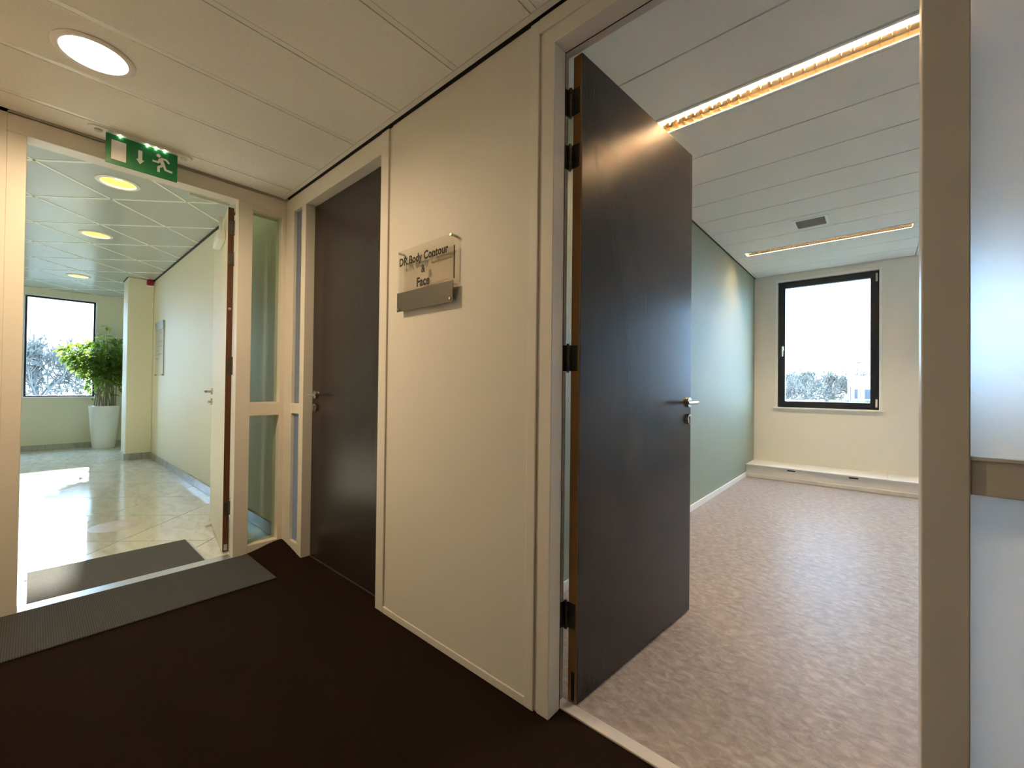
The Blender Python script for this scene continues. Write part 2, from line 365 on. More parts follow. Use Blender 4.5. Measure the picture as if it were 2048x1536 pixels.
# frame of the open office door with its frosted sidelight
t = struct(empty('trim_3', (-0.85, YA, 0)), 'cream door frame of the open office with frosted sidelight'); off = (-0.85, YA, 0)
def fr(name, a, bev=0.0025, m='paint', p=t): return Bx(name, m, a, p, off, bev)
fr('jamb', (-0.902, -0.850, YA, YA+0.067, 0, 2.350)); fr('jamb', (-0.905, -0.872, YA+0.0672, YB+0.008, 0, 2.372))
fr('casing', (-0.914, -0.902, YA+0.003, YA+0.067, 0, 2.408))
fr('jamb', (0.066, 0.134, YA, YA+0.067, 0, 2.350)); fr('jamb', (0.086, 0.134, YA+0.0672, YB+0.008, 0, 2.372))
fr('head', (-0.902, 0.40, YA, YA+0.067, 2.3505, 2.408)); fr('head', (-0.905, 0.40, YA+0.0672, YB+0.008, 2.3725, 2.456))
fr('seal', (-0.8725, -0.8495, YA+0.0668, YA+0.0685, 0.01, 2.352), 0, 'black'); fr('seal', (-0.87, 0.086, YA+0.0668, YA+0.0685, 2.349, 2.3735), 0, 'black')
fr('transom', (0.134, 0.33, YA+0.010, YB-0.01, 0.945, 1.012)); fr('bottom_rail', (0.134, 0.33, YA+0.010, YB-0.01, 0, 0.08))
fr('jamb', (0.33, 0.40, YA, YB, 0, 2.3505))
fr('glazing_bead', (0.134, 0.33, YA+0.004, YA+0.022, 1.012, 1.019), 0.001, 'white')
for z0, z1 in ((1.012, 2.3505), (0.08, 0.945)):
    fr('pane', (0.134, 0.33, YA+0.046, YA+0.054, z0, z1), 0, 'frost')

# frame of the closed door with a narrow frosted strip
t2 = struct(empty('trim_4', (-2.87, YA, 0)), 'cream door frame of the closed dark door with narrow glazed strip'); off = (-2.87, YA, 0)
def fr2(name, a, bev=0.0025, m='paint'): return Bx(name, m, a, t2, off, bev)
fr2('jamb', (XE+0.001, -3.062, YA, YB, 0, 2.353)); fr2('jamb', (-2.935, -2.870, YA, YB, 0, 2.353))
fr2('jamb', (-1.950, -1.881, YA-0.003, YB, 0, ZC-0.010)); fr2('head', (XE+0.001, -1.950, YA, YB, 2.353, ZC-0.010))
fr2('transom', (-3.062, -2.935, YA+0.002, YB, 0.949, 1.020)); fr2('bottom_rail', (-3.062, -2.935, YA+0.002, YB, 0, 0.076))
fr2('door_stop', (-2.870, -1.950, YA+0.102, YA+0.115, 2.330, 2.353), 0.001)
for z0, z1 in ((1.020, 2.353), (0.076, 0.949)):
    fr2('pane', (-3.062, -2.935, YA+0.022, YA+0.029, z0, z1), 0, 'frost')

# end wall with the entrance
mb = MB()
mb.box(XL, XE, CY-0.1, -0.10, 0, ZC+0.06); mb.box(XL, XE, CY-0.1, YA, 2.455, ZR)
mb.box(XL, XE, LS-0.1, CY-0.1, 0, ZR)
struct(mb.build('wall_end', 'paint'), 'cream end wall of the corridor around the entrance')
t3 = struct(empty('trim_5', (XE, 0.88, 0)), 'cream entrance frame with clear glass sidelight'); off = (XE, 0.88, 0)
def fr3(name, a, bev=0.0025, m='paint'): return Bx(name, m, a, t3, off, bev)
fr3('jamb', (XL, XE, -0.10, -0.036, 0, 2.367)); fr3('head', (XL, XE, -0.10, YA, 2.367, ZC-0.008))
fr3('jamb', (XE-0.067, XE, 0.880, 0.966, 0, 2.367)); fr3('jamb', (XL, XE-0.0672, 0.898, 0.966, 0, 2.367))
fr3('jamb', (XL, XE, 1.150, YA+0.041, 0, 2.367)); fr3('transom', (XL, XE, 0.966, 1.150, 0.932, 1.024))
fr3('bottom_rail', (XL, XE, 0.966, 1.150, 0, 0.060)); fr3('top_rail', (XL, XE, 0.966, 1.150, 2.330, 2.367))
for z0, z1 in ((1.024, 2.330), (0.060, 0.932)):
    fr3('pane', (XE-0.058, XE-0.052, 0.966, 1.150, z0, z1), 0, 'cglass')
# unseen corridor sides
struct(Bx('wall_left', 'panel', (XL, CX, CY-0.1, CY, 0, ZR)), 'cream corridor wall opposite the office doors')
struct(Bx('wall_behind', 'panel', (CX, CX+0.1, CY-0.1, YB, 0, ZR)), 'cream wall closing the corridor')

# thresholds
struct(Bx('trim_6', 'alum_w', (-0.872, 0.086, YA+0.072, YA+0.118, -0.002, 0.006), bev=0.002), 'pale threshold strip of the open office door')
struct(Bx('trim_7', 'alu', (XE-0.085, XE+0.002, -0.036, 0.880, -0.004, 0.007), bev=0.002), 'bright aluminium threshold strip of the entrance')
struct(Bx('trim_8', 'signbar', (-2.87, -1.95, YA+0.058, YA+0.075, -0.002, 0.006), bev=0.001), 'thin metal strip under the closed dark door')

# ================================================================== SETTING: office
struct(Bx('floor', 'floor', (XE, RX, YA+0.086, FY, -0.012, 0.0)), 'mottled beige linoleum of the office')
mb = MB(); mb.box(GX-0.1, GX, YB, FY, 0, ZR+0.1)
struct(mb.build('wall_office_left', 'green'), 'sage green wall of the office')
struct(Bx('wall_office_right', 'wwall', (RX, RX+0.1, YB, FY, 0, ZR+0.1)), 'warm white right wall of the office')
WN = [(-1.072, 0.040, 0.905, 2.668), (0.362, 1.474, 0.905, 2.668), (-2.95, -1.84, 0.905, 2.668)]
mb = MB(); wall_holes(mb, XE-0.1, RX+0.1, -0.01, ZR+0.1, WN, lambda m_, a, b, lo, hi: m_.box(a, b, FY, FY+0.22, lo, hi))
struct(mb.build('wall_office_far', 'wwall'), 'warm white window wall of the office')
struct(Bx('wall_store_left', 'white', (XE-0.1, XE, YB, FY, 0, ZR+0.1)), 'white wall of the room behind the closed door')
b1 = Bx('baseboard_left', 'white', (GX, GX+0.014, YB+0.01, 6.29, 0, 0.058), bev=0.003); struct(b1, 'white skirting along the green wall')
struct(Bx('trim_9_gap_shade', 'black', (GX, GX+0.012, YB, FY, ZR-0.010, ZR+0.02)), 'black strip painted in for the shadow gap above the green wall')  # flush black strip, its colour stands in for shade in the ceiling gap

rc = struct(Bx('ceiling', 'rceil', (XE, RX, YB, FY, 2.845, 2.90)), 'suspended panel ceiling of the office')
ys = [YB+0.005, 1.615, 2.02, 2.425, None, 2.605, 2.998, 3.40, 3.802, 4.212, 4.615, 5.04, 5.447, None, 5.605, 5.99, 6.388, FY-0.013]
prev = None
for y in ys:
    if y is None: prev = None; continue
    if prev is not None:
        for xa, xb in ((GX+0.034, 0.325), (0.405, RX-0.01)):
            g = 0.0045
            if abs(prev-4.615) < 1e-6 and xa < -0.4 < xb:      # the panel that holds the air vent
                mb = MB(); vx0, vx1, vy0, vy1 = -0.612, -0.352, 4.725, 4.965
                mb.box(xa, vx0, prev+g, y-g, ZR, ZR+0.018); mb.box(vx1, xb, prev+g, y-g, ZR, ZR+0.018)
                mb.box(vx0, vx1, prev+g, vy0, ZR, ZR+0.018); mb.box(vx0, vx1, vy1, y-g, ZR, ZR+0.018)
                mb.build('ceiling_panel', 'rceil', rc)
            else:
                Bx('ceiling_panel', 'rceil', (xa, xb, prev+g, y-g, ZR, ZR+0.018), rc, bev=0.0015)
    prev = y
Bx('grid_bar', 'tbar', (0.330, 0.400, YB, FY-0.012, ZR-0.002, ZR+0.018), rc)
Bx('edge_angle', 'tbar', (GX+0.012, GX+0.032, YB, FY-0.012, ZR-0.002, ZR+0.018), rc)
for y0, y1 in ((2.43, 2.60), (5.452, 5.60)):                    # blank strips at the ends of the lamps
    for xa, xb in ((GX+0.034, -1.185), (0.262, 0.328), (0.402, RX-0.01)):
        Bx('blank_strip', 'rceil', (xa, xb, y0, y1, ZR, ZR+0.018), rc)
struct(Bx('ceiling', 'wwall', (XE, GX-0.1, YB, FY, ZR, ZR+0.05)), 'plain ceiling of the room behind the closed door')
struct(Bx('roof_slab', 'joint', (-11.0, CX+0.3, LS-0.2, FY+0.3, 2.905, 3.15)), 'roof slab over the building')

# ---------------------------------------------------------------- windows (local: x along wall, y outward, z up)
def window(n, label, cx, cy, rz, w, z0, z1, handle=True, mull=False, fw_=0.083):
    r = struct(empty('window_%d' % n, (cx, cy, 0), rz), label)
    h = w/2; e = 0.028
    mb = MB(); mb.box(-h, -h+e, -0.006, 0.20, z0, z1); mb.box(h-e, h, -0.006, 0.20, z0, z1); mb.box(-h+e, h-e, -0.006, 0.20, z1-e, z1)
    mb.build('casing', 'white', r, bev=0.002)
    MB().box(-h-0.018, h+0.018, -0.035, 0.20, z0-0.004, z0+0.016).build('sill', 'white', r, bev=0.003)
    i0, i1, k0, k1 = -h+e, h-e, z0+0.017, z1-e; g = 0.028; ff = 0.034 if handle else 0.012; lap = ff-0.008
    mb = MB(); mb.box(i0, i0+ff, g+0.010, g+0.085, k0, k1); mb.box(i1-ff, i1, g+0.010, g+0.085, k0, k1)
    mb.box(i0+ff, i1-ff, g+0.010, g+0.085, k0, k0+ff); mb.box(i0+ff, i1-ff, g+0.010, g+0.085, k1-ff, k1)
    mb.build('frame', 'wframe', r, bev=0.003)
    s0, s1, q0, q1 = i0+lap, i1-lap, k0+lap, k1-lap; sw = fw_-lap
    mb = MB(); mb.box(s0, s0+sw, g, g+0.07, q0, q1); mb.box(s1-sw, s1, g, g+0.07, q0, q1)
    mb.box(s0+sw, s1-sw, g, g+0.07, q0, q0+sw); mb.box(s0+sw, s1-sw, g, g+0.07, q1-sw, q1)
    mb.build('sash', 'wframe', r, bev=0.004)
    MB().box(s0+sw-0.004, s1-sw+0.004, g+0.038, g+0.044, q0+sw-0.004, q1-sw+0.004).build('pane', 'pane', r)
    if handle:
        hz = z0 + (z1-z0)*0.468; hx = s0+0.030
        hd = MB().box(hx-0.014, hx+0.014, g-0.010, g+0.002, hz-0.035, hz+0.035).build('handle', 'steel', r, bev=0.004)
        MB().tube([(hx, g-0.006, hz+0.01), (hx, g-0.045, hz+0.01), (hx, g-0.05, hz), (hx, g-0.05, hz-0.115)], [0.009, 0.009, 0.0105, 0.0095]).build('lever', 'steel', hd, smooth=True)
        for zz in (q0+0.055, q1-0.06):
            MB().cyl((s1+0.002, g-0.002, zz-0.05), (s1+0.002, g-0.002, zz+0.05), 0.010).build('hinge_cover', 'white' if zz < 1.5 else 'ventg', r, smooth=True)
    return r
for n, (a, b, lo, hi) in enumerate(WN):
    window(n+1, ['black framed office window beside the green wall', 'black framed second office window', 'black framed window of the room behind the closed door'][n], (a+b)/2, FY, 0, b-a, lo, hi)

# ================================================================== SETTING: lobby
LWN = [(-0.128, 0.765, 0.885, 2.640), (-1.07, -0.178, 0.885, 2.640)]
mb = MB(); wall_holes(mb, LS-0.1, LY+0.1, -0.01, ZR+0.1, LWN, lambda m_, a, b, lo, hi: m_.box(LX-0.22, LX, a, b, lo, hi))
struct(mb.build('wall_lobby_far', 'lpaint'), 'pale green-white window wall of the lobby')
struct(Bx('wall_lobby_right', 'lpaint', (LX, XL, LY, LY+0.074, 0, ZR+0.1)), 'pale lobby wall behind the open entrance door')
struct(Bx('wall_lobby_left', 'lpaint', (LX, XL, LS-0.1, LS, 0, ZR+0.1)), 'pale lobby wall opposite the notice board')
for n, (a, b, lo, hi) in enumerate(LWN):
    window(n+4, ['slim framed lobby window behind the plant', 'slim framed lobby window beside the one behind the plant'][n], LX, (a+b)/2, pi/2, b-a, lo, hi, handle=False, fw_=0.026)
colm = struct(empty('wall_column', (-8.45, 0.92, 0)), 'white column projecting from the lobby wall'); off = (-8.45, 0.92, 0)
Bx('shaft', 'lpaint', (-8.90, -8.45, 0.92, LY, 0, ZR), colm, off, bev=0.012)
mb = MB(); mb.box(-8.91, -8.435, 0.905, 0.92, 0, 0.095); mb.box(-8.45, -8.435, 0.92, LY, 0, 0.095)
mb.build('skirting', 'skirt', colm, off, bev=0.003)
Bx('shadow_gap_strip', 'black', (-8.90, -8.47, 0.912, 0.92, ZR-0.016, ZR-0.002), colm, off)  # dark line of the gap under the ceiling, shade laid in as black
struct(Bx('baseboard_right', 'skirt', (-8.45, XL, LY-0.014, LY, 0, 0.092), bev=0.003), 'grey marble skirting along the lobby wall')
struct(Bx('baseboard_far', 'skirt', (LX, LX+0.014, LS, LY, 0, 0.088), bev=0.003), 'grey marble skirting under the lobby windows')
struct(Bx('trim_11_gap_shade', 'black', (-8.45, XL, LY-0.010, LY, ZR-0.018, ZR+0.01)), 'black strip painted in for the shadow gap above the lobby wall')  # shade of the wall-top gap put in as a black strip

G0, GS, H0 = 4.56, 0.887, -5.48                     # diagonal tile grid: y-x = G0+k*GS, y+x = H0+k*GS
def diag_tiles(x0, x1, y0, y1, gap):
    for i in range(-3, 12):
        for j in range(-9, 5):
            d0, s0 = G0+i*GS+gap, H0+j*GS+gap; d1, s1 = d0+GS-2*gap, s0+GS-2*gap
            poly = [((s-d)/2, (s+d)/2) for d, s in ((d0, s0), (d0, s1), (d1, s1), (d1, s0))]
            p = clip_poly(poly, x0, x1, y0, y1)
            if len(p) >= 3 and poly_area(p) > 0.002: yield p
lf = struct(Bx('floor', 'joint', (LX, XE-0.02, LS, LY, -0.012, -0.004)), 'grey marble floor of the lobby laid diagonally')
LMX0, LMX1, LMY0, LMY1 = -3.835, -3.278, -0.005, 0.768
for p in diag_tiles(LX, XE-0.086, LS, LY, 0.005):
    c = (sum(q[0] for q in p)/len(p), sum(q[1] for q in p)/len(p))
    pieces = [p]
    if any(True for _ in clip_poly(p, LMX0, LMX1, LMY0, LMY1)):         # cut the mat well out of the tiles
        pieces = [q for q in (clip_poly(p, -99, LMX0, -99, 99), clip_poly(p, LMX1, 99, -99, 99), clip_poly(p, LMX0, LMX1, -99, LMY0), clip_poly(p, LMX0, LMX1, LMY1, 99)) if len(q) >= 3 and poly_area(q) > 1e-4]
    mb = MB()
    for q in pieces: mb.prism(q, -0.010, 0.0)
    if mb.v: mb.build('floor_tile', 'marble', lf, off=(c[0], c[1], 0), loc=(c[0], c[1], 0))
lc = struct(Bx('ceiling', 'lceil', (LX, XL, LS, LY, 2.84, 2.90)), 'diagonal metal tile ceiling of the lobby')
DL = [(-4.577, 0.427), (-6.351, 0.427), (-9.0115, 0.427)]
for p in diag_tiles(LX, XL, LS, LY-0.012, 0.009):
    c = (sum(q[0] for q in p)/len(p), sum(q[1] for q in p)/len(p)); mb = MB()
    hit = [d for d in DL if abs(d[0]-c[0])+abs(d[1]-c[1]) < 0.05]
    if hit: mb.holed(p, hit[0], 0.112, ZR, ZR+0.012)
    else: mb.prism(p, ZR, ZR+0.012)
    mb.build('ceiling_tile', 'lceil', lc, off=(c[0], c[1], 0), loc=(c[0], c[1], 0))
def diag_bar(kind, k):
    # a bar of the lobby ceiling grid clipped to the room
    w = 0.014
    if kind: poly = [((s-d)/2, (s+d)/2) for d, s in ((k-w, -14), (k-w, 1), (k+w, 1), (k+w, -14))]
    else: poly = [((s-d)/2, (s+d)/2) for d, s in ((0, k-w), (16, k-w), (16, k+w), (0, k+w))]
    p = clip_poly(poly, LX, XL, LS, LY-0.012)
    if len(p) >= 3: MB().prism(p, ZR-0.003, ZR+0.001).build('grid_bar', 'lbar', lc)
for i in range(-3, 12): diag_bar(True, G0+i*GS)
for j in range(-9, 5): diag_bar(False, H0+j*GS)

# ================================================================== DOORS
def lever_set(parent, s, z, side, m='steel', tdir=-1):
    # local door frame: x along leaf from hinge, y = face normal (side +-1), lever points back towards the hinge
    f = side
    r = MB().cyl((s, 0, z), (s, f*0.011, z), 0.0265, 0.0255, n=28).build('rose', m, parent, smooth=True)
    MB().tube([(s, f*0.008, z), (s, f*0.040, z), (s+tdir*0.004, f*0.049, z), (s+tdir*0.016, f*0.053, z), (s+tdir*0.128, f*0.053, z)], [0.0085, 0.0085, 0.009, 0.0095, 0.0095], n=14).build('lever', m, r, smooth=True)
    k = MB().cyl((s, 0, z-0.086), (s, f*0.012, z-0.086), 0.0265, 0.0255, n=28).build('lock_rose', m, parent, smooth=True)
    mb = MB().cyl((s, f*0.012, z-0.079), (s, f*0.0145, z-0.079), 0.0085, n=20); mb.box(s-0.005, s+0.005, min(f*0.012, f*0.0145), max(f*0.012, f*0.0145), z-0.109, z-0.082)
    mb.build('keyhole', 'hinge', k, smooth=True)
def hinge_set(parent, zs, ks, kx, ky, plate_door, plate_frame, m='hinge'):
    for z0, z1 in zs:
        h = MB(); n = 5; L = (z1-z0)/n
        for i in range(n): h.cyl((kx, ky, z0+i*L+0.0012), (kx, ky, z0+(i+1)*L-0.0012), 0.0078, n=14)
        h.cyl((kx, ky, z0-0.004), (kx, ky, z1+0.004), 0.0056, n=12)
        ho = h.build('hinge', m, parent, smooth=True)
        for pl in (plate_door, plate_frame):
            if pl:
                po = MB().box(pl[0], pl[1], pl[2], pl[3], z0+0.002, z1-0.002).build('hinge_plate', m, ho, bev=0.002)
        if plate_door:
            sm = MB(); xs = plate_door[0]-0.0006; ym = (plate_door[2]+plate_door[3])/2
            for q in range(4): sm.cyl((xs, ym+(0.007 if q % 2 else -0.006), z0+0.016+q*(z1-z0-0.032)/3), (xs+0.001, ym+(0.007 if q % 2 else -0.006), z0+0.016+q*(z1-z0-0.032)/3), 0.0028, n=10)
            sm.build('screw', 'black', ho)

# open office door: local x along the leaf, local y towards its visible face (right face at y=0)
D0 = Vector((-0.812, 1.300, 0)); ang = math.atan2(0.9964, 0.0850)
d1 = struct(empty('door_1', D0, ang), 'dark brown office door standing open')
# local +x = along leaf; local +y = left of it; visible face looks towards local -y
leaf = MB().box(0.0015, 0.9525, -0.0, 0.040, 0.008, 2.366).build('leaf', 'ddoor', d1, bev=0.0015)
MB().box(-0.0005, 0.0015, 0.0012, 0.0388, 0.008, 2.366).build('edge_band', 'wood', d1); MB().box(0.9525, 0.9545, 0.0012, 0.0388, 0.008, 2.366).build('edge_band', 'wood', d1)
MB().box(-0.001, 0.0005, 0.010, 0.024, 0.012, 0.115).build('drop_seal_slot', 'black', d1)
lever_set(d1, 0.917, 1.078, -1)
hinge_set(d1, [(2.147, 2.250), (1.950, 2.042), (1.203, 1.302), (0.266, 0.364)], None, -0.006, 0.048, (-0.0022, -0.0005, 0.008, 0.046), (-0.0446, -0.008, 0.0545, 0.0565))

# closed dark door
d2 = struct(empty('door_2', (-1.952, YA+0.060, 0), pi), 'closed dark brown door in the corridor')
MB().box(0.002, 0.916, -0.040, 0.0, 0.008, 2.349).build('leaf', 'ddoor', d2, bev=0.0015)
lever_set(d2, 0.858, 1.082, 1)

# lobby entrance door, swung into the lobby
ang3 = math.atan2(0.152, -0.985)
d3 = struct(empty('door_3', (-3.328, 0.894, 0), ang3), 'pale entrance door standing open into the lobby')
# local +x along leaf (into the lobby); local +y = visible (lobby-left) face side
MB().box(0.002, 0.930, 0.0, 0.036, 0.010, 2.352).build('leaf', 'lpaint', d3, bev=0.0015)
MB().box(-0.0008, 0.002, 0.001, 0.035, 0.010, 2.352).build('edge_band', 'mahog', d3)
lever_set_y = empty
for f, y0 in ((1, 0.036),):
    rr = MB().cyl((0.868, y0, 1.085), (0.868, y0+0.011, 1.085), 0.0265, n=24).build('rose', 'steel', d3, smooth=True)
    MB().tube([(0.868, y0+0.008, 1.085), (0.868, y0+0.042, 1.085), (0.862, y0+0.052, 1.085), (0.740, y0+0.053, 1.085)], 0.0095, n=12).build('lever', 'steel', rr, smooth=True)
    kk = MB().cyl((0.868, y0, 0.999), (0.868, y0+0.012, 0.999), 0.0265, n=24).build('lock_rose', 'steel', d3, smooth=True)
    MB().box(0.852, 0.884, y0+0.012, y0+0.032, 0.990, 1.008).build('thumb_turn', 'steel', kk, bev=0.003)
MB().box(0.10, 0.40, 0.036, 0.088, 2.15, 2.215).build('door_closer', 'lbar', d3, bev=0.012)
MB().box(0.18, 0.20, 0.050, 0.070, 2.215, 2.335).build('closer_spindle', 'lbar', d3)
MB().cyl((-0.0014, 0.018, 1.66), (-0.0004, 0.018, 1.66), 0.009, n=18).build('bolt_hole', 'alu', d3)
MB().box(-0.0014, -0.0004, 0.008, 0.028, 0.02, 0.06).build('floor_bolt', 'alu', d3)
hinge_set(d3, [(2.168, 2.262), (1.958, 2.042), (1.212, 1.328), (0.262, 0.346)], None, -0.008, -0.004, (-0.0026, -0.0009, -0.002, 0.030), None)
arm = MB(); arm.tube([(XL-0.012, 0.64, 2.356), (XL-0.012, 0.86, 2.356)], 0.010, n=8)
arm.build('closer_rail', 'lbar', t3, off=(XE, 0.88, 0), smooth=True)

# ================================================================== THINGS IN THE CORRIDOR
# --- downlights
def downlight(x, y, zc, r, label, cat, bright):
    root = tag(empty('ceiling_downlight', (x, y, zc)), label, cat, 'round recessed downlights')
    MB().lathe([(r*0.86, 0.010), (r*0.86, -0.004), (r*0.90, -0.0085), (r*1.02, -0.0085), (r*1.10, -0.004), (r*1.10, 0.0), (r*0.90, 0.010)], n=56).build('trim_ring', 'white', root, smooth=True)
    if bright:
        MB().lathe([(r*0.86, 0.006), (r*0.84, 0.020), (r*0.80, 0.03)], n=56).build('reflector', 'white', root, smooth=True)
        MB().lathe([(r*0.845, 0.014), (r*0.60, 0.0105), (r*0.3, 0.0085), (0.001, 0.008)], n=48).build('diffuser', 'lampdisc', root, smooth=True)
    else:
        MB().lathe([(r*0.86, 0.006), (r*0.80, 0.035), (r*0.62, 0.065), (r*0.30, 0.082), (0.001, 0.085)], n=48).build('reflector', 'gold', root, smooth=True)
        MB().lathe([(0.001, 0.030), (r*0.22, 0.034), (r*0.30, 0.050), (r*0.24, 0.074), (0.001, 0.080)], n=28).build('bulb', 'lampdisc2', root, smooth=True)
    return root
downlight(-2.38, 0.145, ZC-0.004, 0.112, 'brightly lit round downlight in the corridor ceiling', 'downlight', True)
for (x, y), nm in zip(DL, ('near the entrance door head', 'in the middle of the lobby ceiling', 'nearest the lobby window')):
    downlight(x, y, ZR, 0.122, 'golden round lobby downlight ' + nm, 'downlight', False)

# --- exit sign
ex = tag(empty('exit_sign', (-3.05, 0.382, 2.30)), 'green hanging emergency exit sign with running figure over the entrance', 'exit sign'); off = (-3.05, 0.382, 2.30)
Bx('sign_plate', 'exitg', (-3.055, -3.046, 0.233, 0.531, 2.304, 2.458), ex, off, bev=0.001)
def strip_yz(pts, w, x0, x1):
    mb = MB()
    for (a, b), (c, d) in zip(pts[:-1], pts[1:]):
        dx, dy = c-a, d-b; L = math.hypot(dx, dy); nx_, ny_ = -dy/L*w/2, dx/L*w/2
        poly = [(a+nx_, b+ny_), (c+nx_, d+ny_), (c-nx_, d-ny_), (a-nx_, b-ny_)]
        vs2 = [(x, p, q) for x in (x0, x1) for p, q in poly]
        mb.add(vs2, [(0,1,2,3), (7,6,5,4), (0,4,5,1), (1,5,6,2), (2,6,7,3), (3,7,4,0)])
    for (a, b) in pts[1:-1]:
        mb.cyl((x0, a, b), (x1, a, b), w/2, n=12)
    return mb
def poly_yz(poly, x0, x1):
    n = len(poly); mb = MB()
    return mb.add([(x, p, q) for x in (x0, x1) for p, q in poly], [tuple(range(n-1, -1, -1)), tuple(range(n, 2*n))] + [(i, (i+1) % n, n+(i+1) % n, n+i) for i in range(n)])
XP0, XP1 = -3.0462, -3.0448
poly_yz([(0.2545, 2.430), (0.3125, 2.430), (0.3125, 2.3275), (0.2545, 2.3275)], XP0, XP1).build('door_symbol', 'exitw', ex, off)
poly_yz([(0.361, 2.418), (0.378, 2.418), (0.378, 2.3685), (0.3865, 2.3685), (0.3695, 2.3435), (0.3525, 2.3685), (0.361, 2.3685)], XP0, XP1).build('arrow_symbol', 'exitw', ex, off)
man = MB(); w = 0.0105
man.cyl((XP0, 0.4465, 2.4235), (XP1, 0.4465, 2.4235), 0.0095, n=20)
for pts, ww in (([(0.4555, 2.412), (0.4685, 2.374)], 0.017), ([(0.4535, 2.409), (0.4465, 2.3860), (0.4211, 2.3860)], w*0.95), ([(0.4580, 2.4120), (0.4803, 2.4117), (0.4937, 2.3957)], w*0.95),
            ([(0.4690, 2.3760), (0.4475, 2.3600), (0.4478, 2.3321)], w*1.05), ([(0.4700, 2.3790), (0.4776, 2.3545), (0.5088, 2.3510)], w*1.05)):
    g = strip_yz(pts, ww, XP0, XP1); man.add(g.v, g.f)
man.build('running_figure', 'exitw', ex, off)
mb = MB(); pl = []
for k in range(13): pl.append((-3.050+0.034*math.cos(pi + pi*k/12 - pi/2 + pi), 0.560+0.034*math.sin(pi + pi*k/12 - pi/2 + pi)))
plate = [(-3.05+0.036*math.cos(t_), 0.565+0.036*math.sin(t_)) for t_ in [pi*k/12 for k in range(13)]] + [(-3.05+0.036*math.cos(t_), 0.199+0.036*math.sin(t_)) for t_ in [pi+pi*k/12 for k in range(13)]]
MB().prism(plate, 2.4585, 2.4665).build('mounting_plate', 'tbar', ex, off, bev=0.002)
for yy in (0.205, 0.560): MB().cyl((-3.05, yy, 2.450), (-3.05, yy, 2.4585), 0.014, 0.017, n=20).build('clip', 'acryl' if yy > 0.4 else 'ventg', ex, off, smooth=True)
for yy in (0.2876, 0.3978, 0.4345, 0.4732): MB().cyl((-3.0415, yy, 2.4525), (-3.0415, yy, 2.4585), 0.0032, n=10).build('led', 'led', ex, off)

# --- name sign
def text_mesh(name, body, m, x0, x1, zc, y, bold=0.0, parent=None, off=(0,0,0), thick=0.0006, spacing=1.04):
    cu = bpy.data.curves.new(name, 'FONT'); cu.body = body; cu.size = 1.0; cu.align_x = 'LEFT'; cu.offset = bold; cu.space_character = spacing; cu.resolution_u = 4
    to = bpy.data.objects.new(name, cu); C.objects.link(to); bpy.context.view_layer.update()
    me = bpy.data.meshes.new_from_object(to.evaluated_get(bpy.context.evaluated_depsgraph_get())); C.objects.unlink(to); bpy.data.objects.remove(to)
    xs = [v.co.x for v in me.vertices]; ys_ = [v.co.y for v in me.vertices]; s = (x1-x0)/(max(xs)-min(xs)); xm = min(xs)
    for v in me.vertices: v.co = Vector((x0 + (v.co.x-xm)*s - off[0], y - off[1], zc + (v.co.y-0.35)*s*1.12 - off[2]))
    me.materials.clear(); me.materials.append(M[m]); me.name = name
    o = bpy.data.objects.new(name, me); C.objects.link(o); o.parent = parent
    so = o.modifiers.new('thickness', 'SOLIDIFY'); so.thickness = thick; so.offset = 0
    return o
ns = tag(empty('name_plate_sign', (-1.548, YA, 1.50)), 'clear acrylic name plate with black lettering and metal strip between the two dark doors', 'sign'); off = (-1.548, YA, 1.50)
SX0, SX1, SZ0, SZ1, SY = -1.750, -1.346, 1.500, 1.792, YA-0.024
Bx('acrylic_plate', 'acryl', (SX0, SX1, SY, SY+0.004, SZ0+0.004, SZ1), ns, off, bev=0.0008)
Bx('backing_plate', 'acryl', (SX0+0.004, SX1-0.002, SY+0.0055, SY+0.0085, SZ0+0.006, SZ1-0.052), ns, off)
Bx('plate_edge', 'ink', (SX1-0.0025, SX1-0.0005, SY+0.0042, SY+0.0088, 1.602, 1.742), ns, off)
Bx('metal_strip', 'signbar', (SX0-0.002, SX1+0.003, SY-0.003, SY-0.0006, SZ0, 1.591), ns, off, bev=0.0008)
for xx, zz in ((SX0+0.016, SZ1-0.012), (SX1-0.012, SZ1-0.006), (SX0+0.012, SZ0+0.012), (SX1-0.014, SZ0+0.016)):
    so_ = MB().cyl((xx, SY-0.0065, zz), (xx, YA+0.0004, zz), 0.0055, n=18).build('standoff', 'steel', ns, off, smooth=True)
text_mesh('lettering', 'DR Body Contour', 'ink', -1.737, -1.378, 1.737, SY-0.0008, 0.032, ns, off)
text_mesh('lettering', '&', 'ink', -1.5655, -1.5365, 1.6785, SY-0.0008, 0.032, ns, off)
text_mesh('lettering', 'Face', 'ink', -1.598, -1.503, 1.622, SY-0.0008, 0.032, ns, off)
for k, (xa, xb) in enumerate(((-1.452, -1.372), (-1.448, -1.405))):
    Bx('small_print', 'faint', (xa, xb, SY-0.0012, SY-0.0006, 1.601-0.006*k, 1.6032-0.006*k), ns, off)

# --- mats
m1 = MB()
ny2 = 2
m1.box(XE+0.006, -2.668, CY+0.02, 0.965, 0.0, 0.009)
tag(m1.build('entrance_mat', 'mat', bev=0.003), 'grey ribbed mat on the dark carpet along the entrance threshold', 'mat')
lm = tag(empty('recessed_mat', (-3.55, 0.38, -0.01)), 'dark recessed mat in the marble floor behind the entrance threshold', 'mat'); off = (-3.55, 0.38, -0.01)
Bx('mat_pile', 'lmat', (LMX0+0.003, LMX1-0.002, LMY0+0.004, LMY1-0.018, -0.010, 0.003), lm, off)
Bx('rim', 'alu', (LMX0+0.003, LMX1-0.002, LMY1-0.016, LMY1-0.002, -0.010, 0.004), lm, off)

